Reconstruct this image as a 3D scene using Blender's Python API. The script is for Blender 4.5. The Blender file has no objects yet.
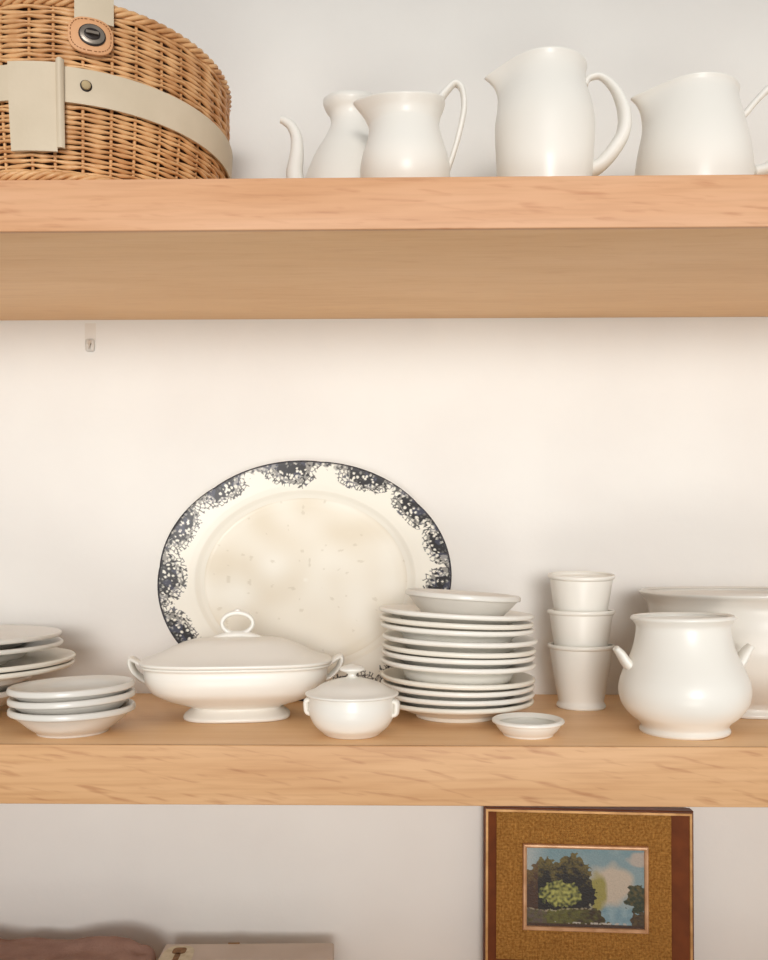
import bpy, bmesh, math, random
from mathutils import Vector, Matrix, noise
random.seed(7)
PI = math.pi
C = bpy.context.scene.collection
Z0 = 1.30                      # top of the middle shelf
CAMD = 1.085                   # camera distance from wall
ZC = Z0 + 0.1696               # camera height
F = 870.0
YAW = math.radians(1.0)
HOR = 558.0
SH_Y = -0.30                   # front edge of the shelves
UP_BOT, UP_TOP = ZC + 0.2969, ZC + 0.3438
LOW_BOT = Z0 - 0.0540
THIRD = ZC - 0.53
cam_pos = Vector((0, -CAMD, ZC))
fwd = Vector((-math.sin(YAW), math.cos(YAW), 0))
rgt = Vector((math.cos(YAW), math.sin(YAW), 0))

def at(px, py, d):
    return cam_pos + fwd * d + rgt * ((px - 384) * d / F) + Vector((0, 0, (HOR - py) * d / F))
def xy(px, d):
    p = at(px, HOR, d)
    return p.x, p.y
def proj(p):
    v = Vector(p) - cam_pos
    d = v.dot(fwd)
    return 384 + v.dot(rgt) * F / d, HOR - v.z * F / d

# ------------------------------------------------------------------ materials
def lin(c):
    return tuple((x / 255 / 12.92) if x / 255 <= 0.04045 else ((x / 255 + 0.055) / 1.055) ** 2.4 for x in c)

def new_mat(name):
    m = bpy.data.materials.new(name); m.use_nodes = True
    nt = m.node_tree
    return m, nt, nt.nodes['Principled BSDF']

def mat_noise(name, c1, c2, scale=6.0, rough=0.5, bump=0.0, bscale=80, coat=0.0, spec=0.5, stretch=(1, 1, 1), metal=0.0, sss=0.0):
    m, nt, b = new_mat(name)
    tc = nt.nodes.new('ShaderNodeTexCoord'); mp = nt.nodes.new('ShaderNodeMapping')
    mp.inputs['Scale'].default_value = stretch
    nt.links.new(tc.outputs['Object'], mp.inputs['Vector'])
    n = nt.nodes.new('ShaderNodeTexNoise'); n.inputs['Scale'].default_value = scale; n.inputs['Detail'].default_value = 5
    nt.links.new(mp.outputs[0], n.inputs['Vector'])
    r = nt.nodes.new('ShaderNodeValToRGB')
    r.color_ramp.elements[0].position = 0.35; r.color_ramp.elements[1].position = 0.65
    r.color_ramp.elements[0].color = (*lin(c1), 1); r.color_ramp.elements[1].color = (*lin(c2), 1)
    nt.links.new(n.outputs['Fac'], r.inputs[0]); nt.links.new(r.outputs[0], b.inputs['Base Color'])
    b.inputs['Roughness'].default_value = rough
    b.inputs['Coat Weight'].default_value = coat; b.inputs['Coat Roughness'].default_value = 0.12
    b.inputs['Specular IOR Level'].default_value = spec
    b.inputs['Metallic'].default_value = metal
    if bump:
        n2 = nt.nodes.new('ShaderNodeTexNoise'); n2.inputs['Scale'].default_value = bscale; n2.inputs['Detail'].default_value = 4
        nt.links.new(mp.outputs[0], n2.inputs['Vector'])
        bp = nt.nodes.new('ShaderNodeBump'); bp.inputs['Strength'].default_value = bump; bp.inputs['Distance'].default_value = 0.002
        nt.links.new(n2.outputs['Fac'], bp.inputs['Height']); nt.links.new(bp.outputs[0], b.inputs['Normal'])
    return m

def mat_wood(name, base, dark, light, fleck, grain=1.0, slant=None):
    m, nt, b = new_mat(name)
    N = nt.nodes.new; L = nt.links.new
    tc = N('ShaderNodeTexCoord')
    mp = N('ShaderNodeMapping'); mp.inputs['Scale'].default_value = (1.3, 9, 9); L(tc.outputs['Object'], mp.inputs['Vector'])
    n1 = N('ShaderNodeTexNoise'); n1.inputs['Scale'].default_value = 2.2; n1.inputs['Detail'].default_value = 6; n1.inputs['Distortion'].default_value = 0.6
    L(mp.outputs[0], n1.inputs['Vector'])
    r1 = N('ShaderNodeValToRGB'); e = r1.color_ramp.elements
    e[0].position = 0.3; e[0].color = (*lin(dark), 1); e[1].position = 0.72; e[1].color = (*lin(light), 1)
    x = e.new(0.5); x.color = (*lin(base), 1)
    L(n1.outputs['Fac'], r1.inputs[0])
    # fine streaks
    mp2 = N('ShaderNodeMapping'); mp2.inputs['Scale'].default_value = (6, 120, 120); mp2.inputs['Rotation'].default_value = (0, math.radians(2.5), 0)
    L(tc.outputs['Object'], mp2.inputs['Vector'])
    n2 = N('ShaderNodeTexNoise'); n2.inputs['Scale'].default_value = 2.0; n2.inputs['Detail'].default_value = 3
    L(mp2.outputs[0], n2.inputs['Vector'])
    # oak flecks, slanting
    mp3 = N('ShaderNodeMapping'); mp3.inputs['Scale'].default_value = (16, 100, 130); mp0 = N('ShaderNodeMapping'); mp0.inputs['Rotation'].default_value = (0, math.radians(-4 if slant is None else slant), 0)
    L(tc.outputs['Object'], mp0.inputs['Vector']); L(mp0.outputs[0], mp3.inputs['Vector'])
    n3 = N('ShaderNodeTexNoise'); n3.inputs['Scale'].default_value = 1.3; n3.inputs['Detail'].default_value = 2
    L(mp3.outputs[0], n3.inputs['Vector'])
    r3 = N('ShaderNodeValToRGB'); r3.color_ramp.elements[0].position = 0.57; r3.color_ramp.elements[1].position = 0.72
    L(n3.outputs['Fac'], r3.inputs[0])
    mx = N('ShaderNodeMixRGB'); mx.blend_type = 'MULTIPLY'; mx.inputs['Color2'].default_value = (*lin((205, 180, 150)), 1)
    r2 = N('ShaderNodeValToRGB'); r2.color_ramp.elements[0].position = 0.45; r2.color_ramp.elements[1].position = 0.75
    L(n2.outputs['Fac'], r2.inputs[0])
    mm = N('ShaderNodeMath'); mm.operation = 'MULTIPLY'; mm.inputs[1].default_value = 0.35 * grain
    L(r2.outputs[0], mm.inputs[0]); L(mm.outputs[0], mx.inputs['Fac']); L(r1.outputs[0], mx.inputs['Color1'])
    mx2 = N('ShaderNodeMixRGB'); mx2.blend_type = 'MULTIPLY'; mx2.inputs['Color2'].default_value = (*lin(fleck), 1)
    mf = N('ShaderNodeMath'); mf.operation = 'MULTIPLY'; mf.inputs[1].default_value = 0.42 * grain
    L(r3.outputs[0], mf.inputs[0]); L(mf.outputs[0], mx2.inputs['Fac']); L(mx.outputs[0], mx2.inputs['Color1'])
    L(mx2.outputs[0], b.inputs['Base Color'])
    b.inputs['Roughness'].default_value = 0.5
    bp = N('ShaderNodeBump'); bp.inputs['Strength'].default_value = 0.15; bp.inputs['Distance'].default_value = 0.001
    L(n2.outputs['Fac'], bp.inputs['Height']); L(bp.outputs[0], b.inputs['Normal'])
    return m

def mat_attr(name, rough=0.4, coat=0.0, bump=0.0, bscale=300):
    m, nt, b = new_mat(name)
    a = nt.nodes.new('ShaderNodeVertexColor'); a.layer_name = 'col'
    nt.links.new(a.outputs['Color'], b.inputs['Base Color'])
    b.inputs['Roughness'].default_value = rough; b.inputs['Coat Weight'].default_value = coat
    b.inputs['Coat Roughness'].default_value = 0.1
    if bump:
        n2 = nt.nodes.new('ShaderNodeTexNoise'); n2.inputs['Scale'].default_value = bscale
        tc = nt.nodes.new('ShaderNodeTexCoord'); nt.links.new(tc.outputs['Object'], n2.inputs['Vector'])
        bp = nt.nodes.new('ShaderNodeBump'); bp.inputs['Strength'].default_value = bump; bp.inputs['Distance'].default_value = 0.001
        nt.links.new(n2.outputs['Fac'], bp.inputs['Height']); nt.links.new(bp.outputs[0], b.inputs['Normal'])
    return m

M = {}
M['wall'] = mat_noise('wall_plaster', (234, 231, 226), (239, 237, 232), 5, 0.9, 0.25, 60, spec=0.2)
M['floor'] = mat_noise('floor_wood', (128, 110, 90), (146, 126, 104), 3, 0.6, stretch=(1, 8, 1))
M['oak'] = mat_wood('oak_board_lightened', (238, 194, 144), (233, 187, 136), (243, 201, 154), (222, 190, 160), .35)  # lighter than the front edge: light on the underside put into the colour
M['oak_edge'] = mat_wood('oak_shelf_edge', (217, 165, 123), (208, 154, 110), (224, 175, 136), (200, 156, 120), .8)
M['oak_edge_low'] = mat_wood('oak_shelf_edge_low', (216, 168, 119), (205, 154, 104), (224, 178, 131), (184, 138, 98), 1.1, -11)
M['china'] = mat_noise('white_ironstone', (240, 236, 227), (244, 241, 233), 9, 0.38, coat=0.25)
M['china2'] = mat_noise('cream_ironstone', (236, 230, 216), (242, 237, 225), 9, 0.38, coat=0.25)
M['matte_china'] = mat_noise('soft_white_ironstone', (237, 234, 226), (241, 238, 231), 7, 0.45, coat=0.2)
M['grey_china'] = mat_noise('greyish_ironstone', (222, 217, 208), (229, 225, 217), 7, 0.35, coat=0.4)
M['wicker'] = mat_noise('wicker', (196, 140, 88), (232, 184, 130), 45, 0.5, coat=0.1)
M['wicker_stake'] = mat_noise('wicker_stake', (190, 135, 85), (222, 172, 118), 60, 0.5)
M['gap_shade'] = mat_noise('basket_gap_shade', (60, 30, 16), (84, 44, 24), 60, 0.9)  # dark brown stands in for the shade seen through the weave gaps
M['strap'] = mat_noise('beige_strap', (206, 190, 164), (216, 200, 175), 14, 0.6, 0.1, 200)
M['tan'] = mat_noise('tan_leather', (214, 156, 108), (226, 170, 122), 30, 0.55, 0.15, 200)
M['stitch'] = mat_noise('brown_thread', (150, 96, 56), (168, 112, 68), 100, 0.8)
M['tape'] = mat_noise('pale_tape', (226, 220, 211), (232, 227, 219), 40, 0.5)
M['nickel'] = mat_noise('aged_nickel', (128, 118, 108), (160, 150, 138), 60, 0.35, metal=0.85)
M['darkmetal'] = mat_noise('dark_metal', (40, 34, 32), (62, 54, 50), 60, 0.4, metal=0.6)
M['brass'] = mat_noise('brass_rivet', (150, 130, 96), (190, 170, 132), 90, 0.4, metal=0.6)
M['gold'] = mat_noise('gilt_wood', (176, 128, 74), (206, 160, 104), 60, 0.4, metal=0.35)
M['gilt_inner'] = mat_noise('gilt_inner', (196, 150, 110), (222, 180, 140), 60, 0.4, metal=0.25)
M['walnut'] = mat_noise('dark_walnut', (84, 42, 20), (110, 58, 28), 20, 0.5, stretch=(1, 1, 6))
M['velvet'] = mat_noise('brown_slip', (104, 52, 22), (126, 66, 28), 30, 0.75)
M['burlap'] = mat_noise('burlap', (166, 112, 44), (212, 158, 80), 330, 0.95, 1.0, 900)
_nt = M['burlap'].node_tree; _b = _nt.nodes['Principled BSDF']; _src = _b.inputs['Base Color'].links[0].from_socket
_tc = _nt.nodes.new('ShaderNodeTexCoord')
for _sc in ((70, 70, 1400), (1400, 70, 70)):
    _mp = _nt.nodes.new('ShaderNodeMapping'); _mp.inputs['Scale'].default_value = _sc
    _n = _nt.nodes.new('ShaderNodeTexNoise'); _n.inputs['Scale'].default_value = 1.0; _n.inputs['Detail'].default_value = 2
    _r = _nt.nodes.new('ShaderNodeValToRGB'); _r.color_ramp.elements[0].position = .35; _r.color_ramp.elements[1].position = .65
    _r.color_ramp.elements[0].color = (.62, .56, .46, 1); _r.color_ramp.elements[1].color = (1, 1, 1, 1)
    _m = _nt.nodes.new('ShaderNodeMixRGB'); _m.blend_type = 'MULTIPLY'; _m.inputs['Fac'].default_value = .6
    _nt.links.new(_tc.outputs['Object'], _mp.inputs['Vector']); _nt.links.new(_mp.outputs[0], _n.inputs['Vector']); _nt.links.new(_n.outputs['Fac'], _r.inputs[0])
    _nt.links.new(_src, _m.inputs['Color1']); _nt.links.new(_r.outputs[0], _m.inputs['Color2']); _src = _m.outputs[0]
_nt.links.new(_src, _b.inputs['Base Color'])
M['pink'] = mat_noise('dusty_rose_linen', (150, 118, 106), (166, 134, 120), 40, 0.95, 0.4, 300)
M['boxwhite'] = mat_noise('white_card', (205, 192, 180), (215, 203, 192), 20, 0.8)
M['motif'] = mat_noise('brown_motif', (120, 86, 48), (150, 112, 70), 200, 0.7)
M['platter'] = mat_attr('transferware', 0.42, 0.1)
M['platter'].node_tree.nodes['Principled BSDF'].inputs['Specular IOR Level'].default_value = 0.25
M['paint'] = mat_attr('oil_paint', 0.5, 0.0, 0.5, 500)
M['cream_panel'] = mat_noise('cream_panel', (200, 190, 160), (222, 212, 188), 120, 0.8)
M['clear'] = mat_noise('cloudy_plastic', (206, 200, 192), (222, 216, 208), 60, 0.3)

# ------------------------------------------------------------------ object helpers
def props(o, label=None, cat=None, group=None, kind=None):
    if label: o['label'] = label
    if cat: o['category'] = cat
    if group: o['group'] = group
    if kind: o['kind'] = kind
    return o
def thing(name, label, cat, loc, rotz=0, group=None, rot=None):
    o = bpy.data.objects.new(name, None); C.objects.link(o); o.empty_display_size = 0.02
    o.location = loc; o.rotation_euler = rot if rot else (0, 0, rotz)
    return props(o, label, cat, group)
def link(name, bm, mat, parent=None, smooth=True):
    me = bpy.data.meshes.new(name)
    bmesh.ops.recalc_face_normals(bm, faces=bm.faces)
    bm.to_mesh(me); bm.free()
    if smooth: me.polygons.foreach_set('use_smooth', [True] * len(me.polygons))
    me.materials.append(mat)
    o = bpy.data.objects.new(name, me); C.objects.link(o)
    if parent: o.parent = parent
    return o
def shade_auto(o, ang=35):
    me = o.data
    me.set_sharp_from_angle(angle=math.radians(ang))
    return o

def crom(pts, sub=5, closed=False):
    P = [Vector(p) for p in pts]; out = []
    n = len(P)
    rng = range(n if closed else n - 1)
    for i in rng:
        if closed: p0, p1, p2, p3 = P[i - 1], P[i], P[(i + 1) % n], P[(i + 2) % n]
        else: p0, p1, p2, p3 = P[max(i - 1, 0)], P[i], P[i + 1], P[min(i + 2, n - 1)]
        # limit tangents for stability with uneven spacing
        L = (p2 - p1).length
        t1 = (p2 - p0) * 0.5; t2 = (p3 - p1) * 0.5
        if t1.length > 1e-9: t1 = t1.normalized() * min(t1.length, L)
        if t2.length > 1e-9: t2 = t2.normalized() * min(t2.length, L)
        for k in range(sub):
            t = k / sub
            out.append((2*t**3-3*t*t+1)*p1 + (t**3-2*t*t+t)*t1 + (-2*t**3+3*t*t)*p2 + (t**3-t*t)*t2)
    if not closed: out.append(P[-1])
    return out

def profile(outer, t, floor_t=None, sub=5):
    """outer: list (r,z) from foot edge to lip. Returns closed hollow profile."""
    ft = floor_t if floor_t else t
    zb = outer[0][1]
    o = [(0, zb + 0.002), (max(outer[0][0] - 0.005, 0.001), zb + 0.002), (outer[0][0] - 0.003, zb)] + list(outer)
    zf = zb + 0.003 + ft
    rl, zl = outer[-1]
    inner = [(rl - t * 0.5, zl + t * 0.35)]
    last = None
    for (r, z) in reversed(outer):
        if z > zf + 0.001: inner.append((max(r - t, 0.002), z)); last = (r, z)
    fr = inner[-1][0]
    inner += [(fr * 0.8, zf + 0.0008), (fr * 0.4, zf), (0, zf)]
    pts = [(r, z, 0) for r, z in o + inner]
    return [(max(p.x, 0), p.y) for p in crom(pts, sub)]

def lathe_bm(prof, n=96, warp=None):
    bm = bmesh.new(); rings = []
    for (r, z) in prof:
        if r < 1e-5:
            p = Vector((0, 0, z)); rings.append([bm.verts.new(p)])
        else:
            ring = []
            for k in range(n):
                a = 2 * PI * k / n
                p = Vector((r * math.cos(a), r * math.sin(a), z))
                if warp: p = warp(p, a, r, z)
                ring.append(bm.verts.new(p))
            rings.append(ring)
    for A, B in zip(rings, rings[1:]):
        if len(A) == 1 and len(B) == 1: continue
        for k in range(n):
            k2 = (k + 1) % n
            if len(A) == 1: bm.faces.new((A[0], B[k], B[k2]))
            elif len(B) == 1: bm.faces.new((A[k], A[k2], B[0]))
            else: bm.faces.new((A[k], A[k2], B[k2], B[k]))
    return bm

def tube_bm(path, radii, n=14, flat=1.0, up=Vector((0, 1, 0)), sub=6, bm=None, closed=False):
    """path of points, radii list; section: radius r in plane across 'up', r*flat along 'up'."""
    pts = [(*p, ) for p in path]
    P4 = crom([Vector((p[0], p[1], p[2])) for p in pts], sub, closed)
    R = crom([Vector((r, 0, 0)) for r in radii], sub, closed)
    bm = bm or bmesh.new(); rings = []
    m = len(P4)
    for i, p in enumerate(P4):
        a = P4[(i - 1) % m] if (closed or i > 0) else P4[0]
        b_ = P4[(i + 1) % m] if (closed or i < m - 1) else P4[-1]
        T = (b_ - a).normalized()
        U = (up - T * up.dot(T)).normalized(); S = T.cross(U)
        r = R[i].x
        rings.append([bm.verts.new(p + S * math.cos(2*PI*k/n) * r + U * math.sin(2*PI*k/n) * r * flat) for k in range(n)])
    for i in range(m if closed else m - 1):
        A, B = rings[i], rings[(i + 1) % m]
        for k in range(n): bm.faces.new((A[k], A[(k+1) % n], B[(k+1) % n], B[k]))
    if not closed:
        for ring in (rings[0], rings[-1]):
            c = bm.verts.new(sum((v.co for v in ring), Vector()) / n)
            for k in range(n): bm.faces.new((ring[k], ring[(k+1) % n], c))
    return bm

def box_bm(x0, x1, y0, y1, z0, z1, bev=0.0, bm=None):
    b2 = bmesh.new()
    r = bmesh.ops.create_cube(b2, size=1)
    for v in b2.verts:
        v.co = Vector(((x0+x1)/2 + v.co.x*(x1-x0), (y0+y1)/2 + v.co.y*(y1-y0), (z0+z1)/2 + v.co.z*(z1-z0)))
    if bev: bmesh.ops.bevel(b2, geom=b2.edges[:], offset=bev, segments=3, affect='EDGES', profile=0.5)
    if bm is None: return b2
    me = bpy.data.meshes.new('tmp'); b2.to_mesh(me); b2.free(); bm.from_mesh(me); bpy.data.meshes.remove(me)
    return bm

# ------------------------------------------------------------------ setting
def struct(name, bm, mat, smooth=False):
    return props(link(name, bm, mat, smooth=smooth), kind='structure')
struct('wall_back', box_bm(-2.2, 2.2, 0, 0.1, 0, 2.7), M['wall'])
struct('floor', box_bm(-2.2, 2.2, -3.5, 0, -0.05, 0), M['floor'])

def shelf(label, z0, z1, edge='oak_edge'):
    t = thing('wall_shelf', label, 'shelf', (0, 0, z0))
    h = z1 - z0
    shade_auto(link('board', box_bm(-1.1, 1.1, SH_Y + 0.005, 0, 0.0016, h, 0.0004), M['oak'], t))
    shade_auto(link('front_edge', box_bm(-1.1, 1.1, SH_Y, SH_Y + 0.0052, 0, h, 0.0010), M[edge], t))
    return t
shelf('upper thick pale oak shelf carrying the wicker basket and white pitchers', UP_BOT, UP_TOP)
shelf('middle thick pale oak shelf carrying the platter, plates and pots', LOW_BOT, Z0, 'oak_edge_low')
shelf('lowest pale oak shelf below the small landscape painting', THIRD - 0.05, THIRD)

# ------------------------------------------------------------------ plates and bowls
def plate_prof(R, d, t, foot_bot, foot_r, lip=0.0028, rim_z=None):
    """z=0 is the foot bottom; the lip top is at H=-foot_bot"""
    H = -foot_bot
    wr = foot_r * 1.12
    kz = min(0.0065, d * 0.5)
    pts = [(0, H - d - t), (foot_r - 0.005, H - d - t), (foot_r - 0.0032, 0.0006), (foot_r - 0.0015, 0), (foot_r, 0.0006),
           (foot_r + 0.0012, min(H - d - t + 0.0006, H - d - 0.002)), (wr + 0.06 * R, H - d - t + 0.003), (0.735 * R, H - kz - t + 0.0002), (0.9 * R, H - 0.0062),
           (R - 0.0022, H - 0.0052), (R - 0.0003, H - 0.0036), (R, H - 0.0018), (R - 0.0012, H - 0.0003), (R - 0.0035, H - 0.0002),
           (0.86 * R, H - 0.0035), (0.72 * R, H - kz), (0.66 * R, H - d + 0.0025), (0.56 * R, H - d), (0, H - d)]
    return [(max(p.x, 0), p.y) for p in crom([(a, b_, 0) for a, b_ in pts], 3)]

def put_plate(name, label, cat, x, y, zf, prof, mat, group, tilt=(0, 0), rz=0, warp=None):
    o = link(name, lathe_bm(prof, 96, warp), mat)
    o.location = (x, y, zf); o.rotation_euler = (tilt[0], tilt[1], rz)
    return props(o, label, cat, group)

ORD = ['topmost', 'second from the top', 'third from the top', 'fourth from the top', 'fifth from the top', 'sixth from the top',
       'fifth from the bottom', 'fourth from the bottom', 'third from the bottom', 'second from the bottom', 'bottom']
rims = [.1138, .1050, .0981, .0864, .0766, .0697, .0609, .0452, .0373, .0287, .0207]
deep = {2: .0180, 6: .0195}
offs = [(-.9, 0), (-.9, 0), (0, 0), (2.8, 0), (1.8, 0), (1.2, 0), (1.2, 0), (1, 0), (.8, 0), (.4, 0), (0, .0)]
cd = 0.935; G = 'white plates in the tall stack'
below_well = 0.0
TILT = [.052, .047, .040, .031, .034, .031, .029, .026, .018, .011, .004]
for k in reversed(range(11)):
    d = deep.get(k, .0125)
    rim = rims[k]; foot = below_well
    H = rim - foot
    t = min(0.0043, H - d - 0.0006)
    R = 77 * cd / F * (1.0 - 0.004 * (k % 3))
    if t < 0.003: d = H - 0.0036; t = 0.003
    x, y = xy(456 + offs[k][0], cd + random.uniform(-.0015, .0015))
    nm = 'soup_plate' if k in deep else 'dinner_plate'
    extra = ', deeper than the others' if k in deep else ''
    if k == 0: lab = 'white plate, topmost of the tall stack, directly under the small bowl'
    else: lab = 'white plate, %s in the tall stack of eleven plates%s' % (ORD[k], extra)
    if k in deep: lab = 'deep white soup plate, %s in the tall stack of eleven plates' % ORD[k]
    put_plate(nm, lab, 'plate', x, y, Z0 + foot, plate_prof(R, d, t, -H, 0.0435 if k == 10 else 0.045), M['china2'] if k % 3 == 1 else M['china'], G,
              (random.uniform(-.003, .003), TILT[k]))
    below_well = rim - d

def bowl_prof(R, H, foot_r, t=0.0035, lip=0.003, lz=1.0):
    o = [(foot_r, 0), (foot_r + .0008, 0.002), (foot_r + (R - foot_r) * 0.30, H * 0.26), (foot_r + (R - foot_r) * (0.62), H * 0.55),
         (R - lip * 1.2, H - 0.0068 * lz), (R - 0.0004, H - 0.0055 * lz), (R, H - 0.003 * lz), (R - 0.0008, H - 0.0006)]
    pts = [(0, 0.0018), (foot_r - 0.005, 0.0018), (foot_r - 0.003, 0)] + o + [(R - 0.003, H), (R - 0.008, H - 0.004), (foot_r + (R - foot_r) * 0.58, H * 0.55 + t * .6), (foot_r + (R - foot_r) * 0.2, H * 0.26 + t * .4), (foot_r * 0.7, 0.0018 + t), (0, 0.0018 + t)]
    return [(max(p.x, 0), p.y) for p in crom([(a, b_, 0) for a, b_ in pts], 4)]

# small bowl on top of the plates
x, y = xy(461, cd)
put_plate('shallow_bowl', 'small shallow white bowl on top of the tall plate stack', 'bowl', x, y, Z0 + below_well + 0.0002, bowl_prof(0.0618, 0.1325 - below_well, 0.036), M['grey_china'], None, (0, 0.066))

# little dish in front
x, y = xy(528, 0.835)
put_plate('small_dish', 'tiny round white dish at the shelf edge in front of the plate stack', 'dish', x, y, Z0, bowl_prof(0.0345, 0.0158, 0.0235, 0.003, .002, .62), M['china'], None)

# three bowls, left
G = 'shallow white bowls in the low left stack'
specs = [(73.0, 0.850, 0.0, 0.0262, 'bottom of the low three-bowl stack, its conical side in full view', .006),
         (73.5, 0.851, 0.0113, 0.0262, 'middle one of the low three-bowl stack near the left edge', .045),
         (72.8, 0.852, 0.0208, 0.0262, 'topmost of the low three-bowl stack, its grey inside showing', .035)]
for px, d, zf, H, lab, tl in specs:
    x, y = xy(px, d)
    Rr = 0.0592
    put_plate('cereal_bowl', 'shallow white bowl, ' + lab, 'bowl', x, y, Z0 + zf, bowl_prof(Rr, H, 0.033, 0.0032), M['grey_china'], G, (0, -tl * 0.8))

# left plate stack, partly out of the picture
LX, LD = -62, 0.935
G = 'white plates and bowls stacked at the left edge'
x, y = xy(LX, LD)
sp = [('serving_bowl', 'white bowl, lower of the two under the left stack of wide plates', 'bowl', bowl_prof(0.094, 0.031, 0.052), 0.0, M['grey_china'], 0),
      ('serving_bowl', 'white bowl directly under the wide plates of the left stack', 'bowl', bowl_prof(0.094, 0.031, 0.052), 0.0125, M['grey_china'], 0)]
for nm, lab, cat, pr, zf, mt, rz in sp: put_plate(nm, lab, cat, x, y, Z0 + zf, pr, mt, G)
def wide(nm, lab, R, rim, foot, d, mat, px=LX, tilt=(0, 0)):
    H = rim - foot
    x, y = xy(px, LD)
    put_plate(nm, lab, 'plate', x, y, Z0 + foot, plate_prof(R, d, .004, -H, R * 0.55), mat, G, tilt)
wide('dinner_plate', 'wide cream plate resting on the bowls of the left stack, lower of two', .1385, .0562, .0385, .0125, M['china2'], LX)
wide('dinner_plate', 'wide cream plate with brownish rim, upper of the two wide ones in the left stack', .1385, .0628, .0450, .0125, M['china2'], LX + 1)
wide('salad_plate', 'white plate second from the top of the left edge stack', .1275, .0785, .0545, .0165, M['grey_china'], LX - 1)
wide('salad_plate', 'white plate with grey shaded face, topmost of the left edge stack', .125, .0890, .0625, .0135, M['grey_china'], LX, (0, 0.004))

# ------------------------------------------------------------------ stacked cups
cup_outer = [(.0262, 0), (.0272, .0008), (.0276, .0026), (.0262, .0052), (.0254, .0075), (.0266, .014), (.0300, .032), (.0330, .050), (.0348, .0625), (.0350, .0640), (.0368, .0650), (.0376, .0668), (.0372, .0684)]
cup_outer = [(a, b_ * 1.04) for a, b_ in cup_outer]
cp = profile(cup_outer, .0024, sub=4)
x, y = xy(579.5, .99)
me = None
for k, lab in enumerate(['white footed cup, bottom of the stack of three, its foot on the shelf', 'white cup in the middle of the stack of three cups', 'white cup on top of the stack of three, its mouth open']):
    if me is None:
        o = link('stacking_cup', lathe_bm(cp, 96), M['china']); first = o
    else:
        o = first.copy(); C.objects.link(o)
    me = True
    x, y = xy([581, 581.0, 580.5][k], .99)
    o.location = (x, y, Z0 + .0388 * k)
    if k == 2: o.rotation_euler = (.08, 0, 0); o.location.z += .0022; o.location.y += .002
    props(o, lab, 'cup', 'white cups stacked in one another')

# ------------------------------------------------------------------ pot with two lug handles
x, y = xy(684.5, .849)
t = thing('two_handled_pot', 'round-bellied white pot with two upturned handles near the right edge', 'pot', (x, y, Z0), rot=(0, -.018, 0))
out = [(.0405, 0), (.0420, .001), (.0425, .003), (.0408, .0065), (.0432, .0105), (.0520, .018), (.0588, .0275), (.0617, .0395), (.0602, .0515), (.0552, .064), (.0498, .076), (.0460, .088), (.0440, .100), (.0443, .1045), (.0470, .1085), (.0488, .1105), (.0486, .1125)]
link('body', lathe_bm(profile(out, .0042), 112), M['china'], t)
for s in (-1, 1):
    path = [(s*.0480, 0, .0660), (s*.0520, 0, .0655), (s*.0565, 0, .0705), (s*.0605, 0, .0770), (s*.0655, 0, .0830)]
    # a short strap arching outwards with an upturned tip
    for dy in (0,):
        bm = tube_bm(path, [.0058, .0056, .0050, .0044, .0032], flat=2.2)
        link('handle', bm, M['china'], t)

# ------------------------------------------------------------------ large bowl at the right edge
x, y = xy(747, .967)
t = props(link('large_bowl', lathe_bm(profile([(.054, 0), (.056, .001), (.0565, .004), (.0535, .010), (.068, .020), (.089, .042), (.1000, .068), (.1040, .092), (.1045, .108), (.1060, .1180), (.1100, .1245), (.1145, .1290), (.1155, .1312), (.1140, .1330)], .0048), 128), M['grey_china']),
          'large deep white bowl with flared rim behind the two-handled pot', 'bowl')
t.location = (x, y, Z0)

# ------------------------------------------------------------------ sugar pot with lid
x, y = xy(352, .837)
t = thing('lidded_pot', 'small round white sugar pot with knobbed lid in front of the plate stack', 'pot', (x, y, Z0), math.radians(-6))
out = [(.0245, 0), (.0262, .0008), (.0285, .003), (.0352, .0088), (.0402, .0178), (.0418, .0268), (.0408, .0345), (.0405, .0375)]
link('body', lathe_bm(profile(out, .0033), 96), M['china'], t)
ld = [(0, .0365), (.036, .0365), (.0385, .0375), (.0432, .0378), (.0448, .0390), (.0445, .0405), (.0400, .0420), (.036, .0440), (.028, .0490), (.017, .0525), (.0075, .0545), (0, .0548)]
lid = link('lid', lathe_bm([(max(p.x, 0), p.y) for p in crom([(a, b_, 0) for a, b_ in ld], 4)], 96), M['china'], t)
kb = [(0, .0535), (.0062, .0540), (.0045, .0560), (.0040, .0580), (.0072, .0598), (.0116, .0618), (.0120, .0636), (.0085, .0658), (.004, .0668), (0, .0680)]
link('knob', lathe_bm([(max(p.x, 0), p.y) for p in crom([(a, b_, 0) for a, b_ in kb], 4)], 48), M['china'], lid)
for s in (-1, 1):
    bm = tube_bm([(s*.0400, -.004, .0335), (s*.0435, -.004, .0320), (s*.0438, -.004, .0270), (s*.0428, -.004, .0215), (s*.0385, -.004, .0195)], [.0026, .0028, .0028, .0026, .0022], flat=2.2)
    link('handle', bm, M['china'], t)

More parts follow.
